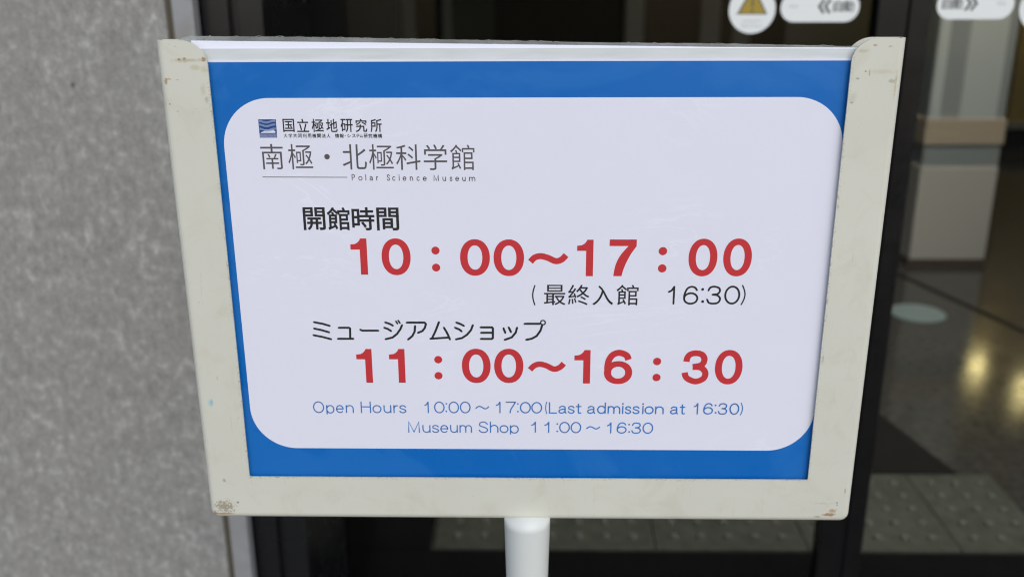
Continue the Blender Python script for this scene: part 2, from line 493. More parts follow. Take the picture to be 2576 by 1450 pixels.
# sliding doors
XS = 0.5908
def door(label, x0, x1, stl, str_, stickers):
    d = thing('sliding_door', label, 'door', ((x0 + x1) / 2, YD, 0), 'sliding glass doors of the entrance')
    ya, yb = YD - 0.018, YD + 0.018
    bm = bmesh.new(); box(bm, x0, x0 + stl, ya, yb, 0.006, 2.21, 0.002); emit('stile', bm, M_stile, d)
    bm = bmesh.new(); box(bm, x1 - str_, x1, ya, yb, 0.006, 2.21, 0.002); emit('stile', bm, M_stile, d)
    bm = bmesh.new(); box(bm, x0 + stl, x1 - str_, ya, yb, 0.006, 0.085, 0.002); emit('bottom_rail', bm, M_stile, d)
    bm = bmesh.new(); box(bm, x0 + stl, x1 - str_, ya, yb, 2.12, 2.21, 0.002); emit('top_rail', bm, M_stile, d)
    bm = bmesh.new(); box(bm, x0 + stl, x1 - str_, YD - 0.003, YD + 0.003, 0.085, 2.12)
    emit('glass_pane', bm, M_glass, d)
    for s in stickers: s(d)
    return d
YS = YD - 0.0034
def disc_sticker(u0, u1, ub, vb):
    a, b = at(u0, 25, YS), at(u1, 25, YS); r = (b.x - a.x) / 2; cx = (a.x + b.x) / 2
    cz = at(ub, vb, YS).z + r
    def make(d):
        bm = bmesh.new(); plate(bm, arc(cx, cz, r, r, 0, 360 * 47 / 48, 47), YS - 0.0003, YS)
        s = emit('warning_sticker', bm, M_sticker, d)
        ink = Ink(YS - 0.0004)
        tb = cz - r * 0.20; tw = r * 0.665; th = tw * 1.73
        ink.poly([(cx - tw, tb), (cx + tw, tb), (cx + tw * 0.06, tb + th), (cx - tw * 0.06, tb + th)])
        emit('triangle_border', ink.bm, M_mark, s)
        ink = Ink(YS - 0.0005)
        k = 0.86; tb2 = tb + r * 0.045
        ink.poly([(cx - tw * k, tb2), (cx + tw * k, tb2), (cx, tb2 + th * k)])
        emit('yellow_triangle', ink.bm, M_yellow, s)
        ink = Ink(YS - 0.0006)
        ink.ribbon([(cx, tb2 + th * 0.26), (cx, tb2 + th * 0.66)], r * 0.07); ink.disc(cx, tb2 + th * 0.1, r * 0.055)
        emit('exclamation_mark', ink.bm, M_mark, s)
        ink = Ink(YS - 0.0004)
        for row, (w, n) in enumerate(((0.40, 9), (0.46, 10))):
            for i in range(n):
                xx = cx + r * w * (2 * (i + 0.5) / n - 1)
                zz = cz - r * (0.47 + 0.20 * row)
                ink.ribbon([(xx - r * 0.022, zz + r * random.uniform(-.04, .04)), (xx + r * 0.022, zz + r * random.uniform(-.04, .04))], r * 0.035)
        emit('small_print', ink.bm, M_mark_light, s)
    return make
def pill_sticker(u0, u1, ub, vb, arrow_right):
    x0, x1 = at(u0, 20, YS).x, at(u1, 20, YS).x; zb = at(ub, vb, YS).z
    h = 0.0445
    def make(d):
        bm = bmesh.new(); plate(bm, round_rect(x0, x1, zb, zb + h, h / 2 - 0.0001), YS - 0.0003, YS)
        s = emit('direction_sticker', bm, M_sticker, d)
        ink = Ink(YS - 0.0004); w = x1 - x0; zc = zb + h * 0.535; gh = 0.0165
        f = (lambda q: x0 + w * q) if not arrow_right else (lambda q: x1 - w * q)
        xs = sorted((f(0.67), f(0.79))); ys = sorted((f(0.80), f(0.93)))
        first, second = (xs, ys) if not arrow_right else (ys, xs)
        ink.glyph('自', first[0], first[1], zc - gh / 2, zc + gh / 2, 0.03)
        ink.glyph('動', second[0], second[1], zc - gh / 2, zc + gh / 2, 0.03)
        emit('lettering', ink.bm, M_mark, s)
        ink = Ink(YS - 0.0004); sg = 1 if not arrow_right else -1
        for k in (0.49, 0.565):
            xa = f(k); ink.ribbon([(xa + sg * 0.0078, zc + 0.0105), (xa, zc), (xa + sg * 0.0078, zc - 0.0105)], 0.0042, 'butt')
        emit('arrow', ink.bm, M_mark, s)
        ink = Ink(YS - 0.0004)
        for i in range(5):
            xx = f(0.115 + 0.023 * i); ink.ribbon([(xx, zc - 0.002), (xx + sg * .0012, zc + 0.002)], 0.0009)
        emit('small_print', ink.bm, M_mark_light, s)
    return make
door('left sliding glass door with the round yellow triangle warning sticker', -0.42, XS - 0.0008, 0.03, 0.0475,
     [disc_sticker(1833, 1950, 1890, 85), pill_sticker(1963, 2161, 2060, 56, False)])
door('right sliding glass door with the arrow sticker pointing right', XS + 0.0012, 1.60, 0.0325, 0.045,
     [pill_sticker(2355, 2549, 2450, 49, True), disc_sticker(2563, 2680, 2620, 80)])

# ------------------------------------------------------------------ lobby behind the glass
bm = boxes((-3.2, -3.05, 1.05, 7.05, 0, 2.9)); tag(emit('lobby_wall', bm, M_room, None, origin=(-3.1, 4, 0)), 'dark brown side wall at the left of the lobby', 'wall')
bm = boxes((5.25, 5.4, 1.05, 7.05, 0, 2.9)); tag(emit('lobby_wall', bm, M_room, None, origin=(5.3, 4, 0)), 'dark brown side wall at the right of the lobby', 'wall')
bm = boxes((-3.2, -0.535 + 0.11, 0.93, 1.05, 0, 2.9), (1.60 + 0.08, 5.4, 0.93, 1.05, 0, 2.9)); 
tag(emit('lobby_wall', bm, M_room, None, origin=(0, 1.0, 0)), 'dark inner face of the front wall either side of the glass doors', 'wall')
struct(emit('lobby_ceiling', boxes((-3.2, 5.4, 0.93, 7.2, 2.9, 3.0)), M_ceiling))
bw = thing('lobby_wall', 'dark back wall of the lobby with grey upright panels', 'wall', (1, 7.05, 0))
emit('wall_surface', boxes((-3.2, 5.4, 7.05, 7.2, 0, 2.9)), M_room, bw)
for (u0, u1, m, dy) in ((1011, 1043, M_panel_a, .1), (1113, 1135, M_panel_a, .16), (1137, 1241, M_panel_b, .05), (1573, 1619, M_panel_a, .1),
                    (1763, 1812, M_panel_a, .12), (1844, 1888, M_panel_a, .1), (1979, 2190, M_panel_a, .06), (818, 829, M_panel_b, .1), (874, 885, M_panel_b, .1)):
    a, b = at(u0, 50, 7.05 - dy).x, at(u1, 50, 7.05 - dy).x
    emit('upright_panel', boxes((a, b, 7.05 - dy, 7.05, 0, 2.9, 0.0)), m, bw)
# black partition to the left
pb = thing('partition', 'black partition standing inside behind the left glass door', 'partition', (-0.9, 2.2, 0))
xe = at(1000, 50, 2.2).x
emit('board', boxes((-2.0, xe, 2.2, 2.26, 0.03, 2.3, 0.003)), M_black, pb)
for x in (-1.9, xe - 0.2): emit('foot', boxes((x, x + 0.06, 2.0, 2.46, 0, 0.03, 0.003)), M_black, pb)

# column with wooden band
YC = 3.37
def cz(v, u=2400): return at(u, v, YC).z
cx0, cx1 = at(2346, 195, YC).x, at(2547, 195, YC).x
colm = thing('lobby_column', 'pale grey lobby column with a wooden band behind the right door', 'column', ((cx0 + cx1) / 2, YC + .15, 0))
z1, z2, z3 = cz(300), cz(364), cz(420)
w = cx1 - cx0
emit('base', boxes((cx0, cx1, YC, YC + w, 0.03, z3, 0.004)), M_col_base, colm)
emit('skirting', boxes((cx0 - 0.006, cx1 + 0.006, YC - 0.006, YC + w + .006, 0, 0.03, 0.002)), M_brown, colm)
emit('grey_band', boxes((cx0 + .004, cx1 - .004, YC + .004, YC + w - .004, z3, z2)), M_col_dark, colm)
emit('wood_band', boxes((cx0 - 0.003, cx1 + 0.003, YC - 0.003, YC + w + .003, z2, z1, 0.002)), M_wood, colm)
emit('shaft', boxes((cx0 + .004, cx1 - .004, YC + 0.012, YC + w, z1, 2.9)), M_col_dark, colm)
for (q0, q1) in ((0.02, 0.15), (0.40, 0.87)):
    emit('shaft_panel', boxes((cx0 + w * q0, cx0 + w * q1, YC + 0.002, YC + 0.012, z1, 2.9, 0.001)), M_col_light, colm)
# things beside the column
pa, pb_ = at(2200, 330, 4.6), at(2352, 330, 4.6)
emit_ = emit('display_board', boxes((pa.x, pb_.x, 4.6, 4.64, 0.0, 2.4, 0.003)), M_col_dark, None, origin=(pa.x, 4.6, 0))
tag(emit_, 'tall grey-green board standing behind the lobby column', 'board')
qa, qb = at(2180, 360, 4.0), at(2345, 360, 4.0)
ct = thing('low_cabinet', 'low brown wooden cabinet between the door stile and the column', 'cabinet', (qa.x, 4.0, 0))
emit('body', boxes((qa.x, qb.x, 4.0, 4.4, 0.05, qa.z - 0.03, 0.004)), M_brown, ct)
emit('top', boxes((qa.x - .01, qb.x + .01, 3.99, 4.41, qa.z - 0.03, qa.z, 0.003)), M_brown, ct)
emit('plinth', boxes((qa.x + .02, qb.x - .02, 4.02, 4.38, 0, 0.05)), M_black, ct)
ra = at(2537, 300, 6.3)
oc = thing('display_case', 'ochre display case on a black base right of the lobby column', 'display case', (ra.x + .4, 6.5, 0))
zlow = at(2550, 322, 6.3).z
emit('upper_board', boxes((ra.x, ra.x + 0.9, 6.32, 6.8, zlow + .04, 2.3, 0.003)), M_ochre, oc)
emit('ledge', boxes((ra.x - .02, ra.x + 0.92, 6.26, 6.8, zlow, zlow + .04, 0.003)), M_col_dark, oc)
emit('dark_base', boxes((ra.x, ra.x + 0.9, 6.34, 6.8, 0, zlow)), M_black, oc)
# floor items
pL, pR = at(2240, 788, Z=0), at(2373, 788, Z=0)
bm = bmesh.new(); lathe(bm, [(0.100, 0.0), (0.100, 0.004), (0.094, 0.006)], (pL.x + pR.x) / 2 , pL.y, 40)  # pale disc modelled in place of a lamp's reflection on the floor
tag(emit('reflection_disc', bm, M_reflection, None, origin=((pL.x + pR.x) / 2, pL.y, 0)), 'pale round disc standing in for a lamp reflection on the dark lobby floor', 'reflection disc')
la, lb = at(2273, 696, Z=0), at(2600, 845, Z=0)
dv = (lb - la).normalized(); nv = Vector((-dv.y, dv.x, 0)) * 0.008
la = la - dv * 1.5; lb = lb + dv * 1.0
bm = bmesh.new()
vs_ = [bm.verts.new(q) for q in (la + nv, lb + nv, lb - nv, la - nv)]
r = bmesh.ops.extrude_face_region(bm, geom=[bm.faces.new(vs_)])
for v in r['geom']:
    if isinstance(v, bmesh.types.BMVert): v.co.z += 0.004
tag(emit('floor_strip', bm, M_gasket, None, origin=(lb.x, lb.y, 0)), 'thin black joint strip running diagonally across the lobby floor', 'strip')
bm = bmesh.new()
pts = [(-0.42, 1.548), (1.083, 1.548), (0.985, 1.98), (-0.42, 1.98)]  # thin dark layer on the floor, slanted at its right end
f1 = bm.faces.new([bm.verts.new((x, y, 0)) for x, y in pts])
r = bmesh.ops.extrude_face_region(bm, geom=[f1])
for v in r['geom']:
    if isinstance(v, bmesh.types.BMVert): v.co.z += 0.007
tag(emit('floor_cover', bm, M_dark_layer, None, origin=(0.3, 1.75, 0)), 'thin dark brown layer with a slanted end behind the tactile tiles', 'mat')
bm = boxes((-1.2, 2.4, 0.975, 1.19, 0, 0.006, 0.002)); tag(emit('floor_cover', bm, M_mat, None, origin=(0.5, 1.08, 0)), 'long black mat just inside the doors in front of the tactile tiles', 'mat')
bm = boxes((-1.2, -0.22, 1.195, 1.54, 0, 0.006, 0.002)); tag(emit('floor_cover', bm, M_mat, None, origin=(-0.7, 1.37, 0)), 'black mat at the left end of the tactile tiles', 'mat')

# tactile tiles
TY0, TY1 = 1.199, 1.536
edges = [-0.212, -0.055, 0.280, 0.615, 0.950, 1.160]
names = ['narrow cut olive grey tactile tile at the left end of the row', 'olive grey tactile tile with blister dots next to the narrow cut tile',
         'olive grey tactile tile with blister dots right of the white post', 'olive grey tactile tile with blister dots crossed by the door stiles',
         'cut olive grey tactile tile at the right end of the row behind the right door']
pit = 0.0605
for i, nm in enumerate(names):
    x0, x1 = edges[i] + 0.0012, edges[i + 1] - 0.0012
    tl = thing('tactile_tile', nm, 'tactile tile', ((x0 + x1) / 2, (TY0 + TY1) / 2, 0), 'tactile paving tiles in a row inside the doors')
    bm = bmesh.new()
    box(bm, x0, x1, TY0, TY1, 0, 0.008, 0.0015)
    x00 = edges[i + 1] - 0.335 if i == 0 else edges[i]
    for a in range(6):
        for b in range(5):
            dx = x00 + 0.0465 + a * pit; dy = TY0 + 0.0475 + b * pit
            if x0 + 0.012 < dx < x1 - 0.012: lathe(bm, [(0.0125, 0.0075), (0.0105, 0.0115), (0.0075, 0.0128), (0.002, 0.0130)], dx, dy, 16, True)
    for f_ in bm.faces:
        if f_.calc_center_median().z > 0.0122: f_.material_index = 1
    emit('tile_body', bm, [M_tactile, M_worn_highlit], tl)

# unseen round ceiling light, added to brighten the lobby column and tiles
cl = thing('added_ceiling_light', 'unseen round ceiling light added to brighten the lobby column', 'ceiling light', (1.5, 2.35, 2.9))
bm = bmesh.new(); lathe(bm, [(0.28, 2.88), (0.28, 2.90)], 1.5, 2.35, 48); emit('added_light_rim', bm, M_stile, cl)
M_added_light = material('added_light_glow', (1, 1, 1), 0.5, 0.3)
M_added_light.node_tree.nodes['Principled BSDF'].inputs['Emission Color'].default_value = (1.0, 0.95, 0.86, 1)
M_added_light.node_tree.nodes['Principled BSDF'].inputs['Emission Strength'].default_value = 46.0
bm = bmesh.new(); lathe(bm, [(0.26, 2.87), (0.26, 2.879)], 1.5, 2.35, 48); emit('added_light_diffuser', bm, M_added_light, cl)

# pendant lamps, seen only as reflections on the floor
for k, (x, y, lab) in enumerate(((3.33, 6.02, 'warm glowing pendant globe lamp nearer the back wall of the lobby'), (3.46, 5.59, 'warm glowing pendant globe lamp nearer the entrance doors'))):
    l = thing('pendant_lamp', lab, 'lamp', (x, y, 1.6), 'pendant lamps in the lobby')
    bm = bmesh.new(); bmesh.ops.create_uvsphere(bm, u_segments=24, v_segments=16, radius=0.06, matrix=Matrix.Translation((x, y, 1.6))); emit('globe', bm, M_lamp, l, True)
    bm = bmesh.new(); lathe(bm, [(0.006, 1.68), (0.006, 2.9)], x, y, 8); emit('cord', bm, M_black, l)

# ------------------------------------------------------------------ sign stand
HW, HH = 0.2404, 0.17462
HB = HH + 0.0017
S = lambda u, v, Y=0.0: at(u, v, Y) - Vector((0, 0, ZC))
xl = (S(522, 158).x + S(627, 1197).x) / 2
xr = (S(2140, 152).x + S(2033, 1207).x) / 2
zi = (S(627, 1198).z + S(2033, 1207).z) / 2
stand = thing('sign_stand', 'cream painted metal sign stand with a worn open-topped frame', 'sign stand', (0, 0.0047, 0))

t = NT(M_frame)
base = t.mix(t.ramp(t.noise(7, 4), [(0.35, 0.0), (0.7, 1.0)]), (0.60, 0.60, 0.52, 1), (0.56, 0.557, 0.48, 1))
zo = ZC                      # object space of the frame parts is centred on the stand's base
yellow = (0.50, 0.45, 0.31, 1); rust = (0.30, 0.165, 0.065, 1); dirt = (0.16, 0.145, 0.105, 1)
grime = t.ramp(t.noise(34, 6, 0.68, None, 0.6), [(0.52, 0.0), (0.74, 0.45)])
c = t.mix(grime, base, (0.47, 0.45, 0.35, 1))
speck = t.math('MULTIPLY', t.ramp(t.noise(620, 3, 0.6), [(0.66, 0.0), (0.74, 1.0)]), t.ramp(t.noise(48, 3, 0.6), [(0.52, 0.0), (0.66, 0.75)]))
c = t.mix(speck, c, (0.30, 0.27, 0.19, 1))
scr = t.ramp(t.noise(70, 3, 0.55, t.mapping(scale=(6, 1, 0.35), rot=(0, 0.6, 0)), 0.2), [(0.688, 0.0), (0.70, 0.5), (0.712, 0.0)])
c = t.mix(scr, c, (0.42, 0.40, 0.32, 1))
# dirty rim along the inner edges of the lips
sep = t.n.new('ShaderNodeSeparateXYZ'); t.link(t.tc.outputs['Object'], sep.inputs[0])
nr = t.noise(700, 4, 0.7); nr2 = t.noise(55, 3, 0.6)
for (ax, pos) in (('X', xl), ('X', xr), ('Z', zi + zo)):
    d = t.math('ABSOLUTE', t.math('SUBTRACT', sep.outputs[ax], pos))
    mk = t.math('SUBTRACT', 1.0, t.math('DIVIDE', d, 0.0022), clamp=True)
    if ax == 'X': mk = t.math('MULTIPLY', mk, t.math('GREATER_THAN', sep.outputs['Z'], zi + zo - 0.001))
    else: mk = t.math('MULTIPLY', mk, t.math('MULTIPLY', t.math('GREATER_THAN', sep.outputs['X'], xl - 0.001), t.math('LESS_THAN', sep.outputs['X'], xr + 0.001)))
    mk = t.math('MULTIPLY', mk, t.ramp(nr, [(0.50, 0.0), (0.66, 1.0)]))
    mk = t.math('MULTIPLY', mk, t.ramp(nr2, [(0.40, 0.15), (0.62, 0.9)]))
    c = t.mix(mk, c, dirt)
def st(u, v, rx, rz, colr, s=1.0, soft=0.5, wob=1.3, ws=450):
    global c
    p = S(u, v)
    c = t.mix(t.math('MULTIPLY', t.spot(p.x, p.z + zo, rx / 1000, rz / 1000, soft, wob, ws), s), c, colr)
# upper left horn
st(470, 152, 12.5, 1.6, (0.42, 0.36, 0.23, 1), 0.75, 0.7, 0.9, 260)
st(450, 150, 0.9, 0.9, rust, 0.9); st(512, 150, 2.0, 1.6, rust, 0.8); st(463, 148, 1.3, 1.0, dirt, 0.6)
st(491, 170, 4.2, 2.2, yellow, 0.7, 0.6, 0.5, 120); st(513, 175, 2.4, 3.0, yellow, .6, .6, .6)
st(417, 206, 1.2, 2.6, rust, 0.75); st(425, 199, 1.8, 0.7, rust, .5); st(447, 201, 1.3, 0.5, dirt, .55)
st(427, 262, 0.55, 0.6, dirt, 1.0, .4, .3); st(447, 280, .9, .4, dirt, .6); st(440, 117, .4, .4, dirt, .6, .4, .3)
st(511, 225, 2.2, 5, yellow, .6, .7, .8); st(520, 250, 1.6, 3, dirt, .35, .7, 1.3)
# left lip
st(530, 1012, 2.5, 3.2, (0.22, 0.47, 0.54, 1), 0.8, 0.9, 1.0, 300); st(533, 1010, 1.1, 2.6, (0.10, 0.38, 0.50, 1), 0.7, .8, 1.0, 500)
st(546, 950, .9, 2.2, yellow, .7); st(600, 1050, .6, .6, dirt, .5)
st(455, 640, .6, .6, dirt, .5); st(500, 760, .5, .5, dirt, .5)
# bottom corners
st(566, 1272, 7.5, 5.5, (0.24, 0.20, 0.13, 1), 0.75, 0.5, 2.2, 620); st(560, 1290, 9.0, 1.0, rust, 0.7, 0.6, 1.2, 350); st(598, 1262, 1.2, 1.2, dirt, .75); st(565, 1208, 1.4, 2.2, dirt, .5)
st(541, 1287, 1.0, 3.0, rust, .6, .6, 1.0)
st(2085, 1293, 6.5, 1.7, rust, 0.85, 0.5, 1.2, 330); st(2094, 1284, 3.2, 2.4, (0.36, 0.22, 0.11, 1), 0.7, .6, 1.3); st(2055, 1298, 4, .9, rust, .6, .6, 1.2)
st(2105, 1263, .7, .8, dirt, .9, .4, .5); st(2105, 1269, .55, .6, dirt, .8, .4, .5)
st(2070, 1265, 9, 1.0, dirt, .22, .9, 1.2); st(2125, 1235, .8, 3, rust, .5, .6, 1.2)
# upper right horn
st(2200, 114, 1.6, .8, rust, .6); st(2239, 117, 1.4, .9, dirt, .5); st(2170, 128, 5, 1.6, (0.42, 0.36, 0.23, 1), .55, .7, 1.0)
st(2220, 181, 12, 2.0, yellow, 0.55, 0.8, 0.9, 220); st(2177, 180, .8, .8, rust, .7); st(2187, 182, .45, 2.2, dirt, .5)
st(2246, 204, 3.2, 1.7, (0.30, 0.23, 0.13, 1), .55, .6, 1.5); st(2252, 215, .9, 12, (0.40, 0.34, 0.2, 1), .55, .6, 1.1)
st(2158, 198, 1.5, .8, dirt, .5); st(2142, 258, 1.4, .8, dirt, .55); st(2145, 245, 3, 5, (0.45, 0.43, 0.33, 1), .5, .8, .8, 150)
st(2107, 520, .6, 2, dirt, .4); st(2080, 760, .8, 3, dirt, .4); st(2070, 900, .6, 5, dirt, .4); st(2220, 540, .4, 4, yellow, .5)
t.color(c); t.rough(t.ramp(t.noise(22, 4), [(0.3, 0.36), (0.7, 0.52)])); t.bump(t.noise(160, 3), 0.05, 0.0005)

RB = 0.0048       # rounded outer bend
DEP = 0.0105
def outer(inset):
    r = 0.007 - inset if inset < 0.006 else 0.001
    L, R_, B = -HW + inset, HW - inset, -HB + inset
    return [(L, HH)] + arc(L + r, B + r, r, r, 180, 270, 8) + arc(R_ - r, B + r, r, r, 270, 360, 8) + [(R_, HH)]
zt_l = S(522, 163).z; zt_r = S(2140, 155).z
hornw_l = S(450, 102).x; hornw_r = S(2212, 97).x
def horn_l(dx=0.0): return [(hornw_l + dx, HH)] + [(xl + dx + (hornw_l - xl) * (1 - math.sin(a)), HH + (zt_l - HH) * (1 - math.cos(a))) for a in [math.pi / 2 * k / 12 for k in range(1, 13)]]
def horn_r(dx=0.0): return [(hornw_r + dx, HH)] + [(xr + dx + (hornw_r - xr) * (1 - math.sin(a)), HH + (zt_r - HH) * (1 - math.cos(a))) for a in [math.pi / 2 * k / 12 for k in range(1, 13)]]
inner_path = horn_l() + [(xl, zi + 0.0006), (xl + 0.0006, zi), (xr - 0.0006, zi), (xr, zi + 0.0006)] + horn_r()[::-1]
bm = bmesh.new()
front = outer(RB) + inner_path[::-1]
zz = lambda pts: [(x, z + ZC) for x, z in pts]
plate(bm, zz(front), 0.0, None)
bmesh.ops.remove_doubles(bm, verts=bm.verts, dist=1e-6)
# rounded bend and side walls
rings = []
for k in range(6):
    a = math.pi / 2 * k / 5
    rings.append([bm.verts.new((x, RB * (1 - math.cos(a)), z + ZC)) for x, z in outer(RB * (1 - math.sin(a)))])
rings.append([bm.verts.new((x, DEP, z + ZC)) for x, z in outer(0.0)])
for a, b in zip(rings, rings[1:]):
    for i in range(len(a) - 1): bm.faces.new((a[i], a[i + 1], b[i + 1], b[i]))
# cut edge of the lip: thickness
f0 = [bm.verts.new((x, 0.0, z + ZC)) for x, z in inner_path]
f1 = [bm.verts.new((x, 0.0013, z + ZC)) for x, z in inner_path]
for i in range(len(f0) - 1): bm.faces.new((f0[i], f0[i + 1], f1[i + 1], f1[i]))
# inner face of the lip
plate(bm, zz(outer(RB) + inner_path[::-1]), 0.0013, None)
# top cut of the side channels
for s_ in (-1, 1):
    hx = hornw_l if s_ < 0 else hornw_r
    for (xa, xb, ya, yb) in ((s_ * (HW - RB), hx, 0.0, 0.0013),):
        vv = [bm.verts.new(q) for q in ((xa, ya, HH + ZC), (xb, ya, HH + ZC), (xb, yb, HH + ZC), (xa, yb, HH + ZC))]
        bm.faces.new(vv)
    vv = []
    for k in range(6):
        a = math.pi / 2 * k / 5
        vv.append((s_ * (HW - RB * (1 - math.sin(a))), RB * (1 - math.cos(a))))
    vv += [(s_ * HW, DEP), (s_ * (HW - 0.0013), DEP), (s_ * (HW - 0.0013), RB), (s_ * (HW - RB), 0.0013)]
    es = [bm.verts.new((x, y, HH + ZC)) for x, y in vv]
    bm.faces.new(es)
bmesh.ops.remove_doubles(bm, verts=bm.verts, dist=2e-6)
fr = emit('frame', bm, M_frame, stand)
bm = bmesh.new()
back = outer(0.0) + (horn_r(-0.0005) + horn_l(0.0005)[::-1])
plate(bm, zz(back), DEP, DEP + 0.0012)
emit('back_panel', bm, M_frame, stand)

M_post = material('white_painted_steel', (0.60, 0.625, 0.60), 0.38, 0.45)
bm = bmesh.new()
zb = -HB + ZC
lathe(bm, [(0.0177, zb + 0.002), (0.01745, zb - 0.005), (0.0169, zb - 0.025), (0.0161, zb - 0.058), (0.0156, zb - 0.09), (0.0155, 0.03)], -0.0004, 0.0058, 40)
emit('post', bm, M_post, stand, True)
bm = bmesh.new(); lathe(bm, [(0.15, 0.0), (0.15, 0.006), (0.146, 0.010), (0.03, 0.014), (0.02, 0.03)], -0.0004, 0.0058, 64)
emit('base_plate', bm, M_post, stand)

# ------------------------------------------------------------------ sheets in the frame
def sheet(name, mat, xa, xb, zlo, top, y0, y1, label, cat, n=60, jag=0.0):
    """top = [(u, v), ...] measured points of the upper edge."""
    tp = [S(u, v, y0) for u, v in top]
    path = []
    for i in range(n + 1):
        x = xa + (xb - xa) * i / n
        k = 0
        while k < len(tp) - 2 and x > tp[k + 1].x: k += 1
        f = (x - tp[k].x) / (tp[k + 1].x - tp[k].x)
        path.append((x, tp[k].z + f * (tp[k + 1].z - tp[k].z) + random.uniform(-jag, jag) * (0 < i < n)))
    bm = bmesh.new(); plate(bm, zz([(xa, zlo)] + path + [(xb, zlo)]), y0, y1)
    o = emit(name, bm, mat, None, origin=(0, y0, ZC))
    return tag(o, label, cat)
ZLO = -HH + 0.0030
CH0, CH1 = -HW + 0.0055, HW - 0.0055
YSL = 0.0074
sl_pts = [S(432, 112, YSL), S(455, 96, YSL), S(475, 91, YSL)]
tops = [(475, 91), (800, 94), (1100, 99), (1500, 107), (1900, 111), (2165, 117)]
tp = [S(u, v, YSL) for u, v in tops]
path = [(q.x, q.z) for q in sl_pts]
N = 130
for i in range(1, N + 1):
    x = tp[0].x + (tp[-1].x - tp[0].x) * i / N
    k = 0
    while k < len(tp) - 2 and x > tp[k + 1].x: k += 1
    f = (x - tp[k].x) / (tp[k + 1].x - tp[k].x)
    path.append((x, tp[k].z + f * (tp[k + 1].z - tp[k].z) + random.choice((0, 0, 0, 0.00015, -0.0001))))
bm = bmesh.new(); plate(bm, zz([(sl_pts[0].x, ZLO)] + path + [(tp[-1].x, ZLO)]), YSL, YSL + 0.0004)
sl = emit('plastic_sleeve', bm, M_sleeve, None, origin=(0, YSL, ZC))
tag(sl, 'clear plastic sleeve with a ragged top edge standing highest in the sign frame', 'sleeve')
# frayed bits along the sleeve's cut edge
ink = Ink(YSL - 0.0002)
for i in range(40):
    j = random.randrange(4, len(path) - 2); x, z = path[j]; ln = random.uniform(0.001, 0.006)
    z2 = path[min(j + 3, len(path) - 1)][1]
    ink.ribbon([(x, z), (x + ln * .5, (z + z2) / 2 + random.uniform(0, .0006)), (x + ln, z2)], random.uniform(0.00008, 0.00022))
M_fray = material('frayed_plastic', (0.38, 0.39, 0.40), 0.5, 0.3)
for v in ink.bm.verts: v.co.z += ZC
emit('frayed_edge', ink.bm, M_fray, sl)

sheet('white_sheet', M_sheet_white, S(480, 103, .0062).x, CH1, ZLO, [(478, 102.5), (900, 107), (1500, 114.5), (1800, 118.5), (2160, 120)], 0.0062, 0.0066,
      'bright white paper sheet whose top strip shows behind the poster', 'paper sheet')
sheet('backing_film', M_sheet_pale, CH0, CH1, ZLO, [(500, 123), (1000, 122), (1500, 121), (2000, 122), (2150, 123)], 0.0052, 0.0056,
      'pale greenish film between the poster and the white sheet', 'film')

# poster
YP = 0.0042
def P(u, v): return S(u, v, YP)
poster = thing('poster', 'blue bordered laminated poster of museum opening hours in the cream frame', 'poster', (0, YP, ZLO + ZC))
zb_top = (P(522, 157).z + P(2140, 152.5).z) / 2 + 0.0001
bm = bmesh.new()
plate(bm, zz([(CH0, ZLO), (CH0, P(527, 150.5).z)] + [(CH0 + (CH1 - CH0) * k / 40, P(1300, 149).z + (P(527, 150.5).z - P(1300, 149).z) * abs(1 - k / 20) + random.uniform(-1, 1) * 0.0002) for k in range(1, 40)] + [(CH1, P(2140, 147.5).z), (CH1, ZLO)]), YP, YP + 0.0004)
emit('paper', bm, M_poster_white, poster)
PB = poster.location
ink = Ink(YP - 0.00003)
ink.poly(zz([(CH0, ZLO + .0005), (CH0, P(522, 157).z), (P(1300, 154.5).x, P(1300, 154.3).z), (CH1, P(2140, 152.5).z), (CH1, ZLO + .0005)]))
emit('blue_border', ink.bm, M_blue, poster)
pxl = P(574, 470).x; pxr = P(2098, 560).x
ptop = (P(800, 247).z + P(1900, 244).z) / 2; pbot = (P(800, 1127).z + P(1800, 1130).z) / 2
ink = Ink(YP - 0.00006)
ink.poly(zz(round_rect(pxl, pxr, pbot, ptop, 0.0325, 20)))
emit('white_panel', ink.bm, M_poster_white, poster)

YI = YP - 0.00010
def crop(x0, y0, w):
    k = w / 2576.0
    return lambda cx, cy: ((x0 + cx * k) / 1.55340, (y0 + cy * k) / 1.55340)
cA, cB, cC, cD, cE, cF, cG = crop(980, 440, 920), crop(1130, 780, 900), crop(2000, 900, 1000), crop(1180, 1220, 1000), crop(2000, 1220, 1000), crop(1180, 1530, 900), crop(2000, 1530, 1000)
def pt(cr, x, y):
    q = P(*cr(x, y)); return (q.x, q.z + ZC)
def box_of(cr, x0, x1, yt, yb):
    """Upright box on the poster for a measured glyph extent (keystone lean taken out)."""
    ym = (yt + yb) / 2; xm = (x0 + x1) / 2
    u, v = cr(xm, ym); lean = abs((1323 - u) / 7178.0) * (yb - yt)
    w = (x1 - x0) - lean
    a, b = pt(cr, xm - w / 2, ym), pt(cr, xm + w / 2, ym)
    c_, d_ = pt(cr, xm, yb), pt(cr, xm, yt)
    return a[0], b[0], c_[1], d_[1]
def width(cr, x, y, px):
    return abs(pt(cr, x + px, y)[0] - pt(cr, x, y)[0])
def kanji(name, mat, cr, items, bold):
    ink = Ink(YI)
    for ch, x0, x1, yt, yb in items: ink.glyph(ch, *box_of(cr, x0, x1, yt, yb), bold)
    return emit(name, ink.bm, mat, poster)

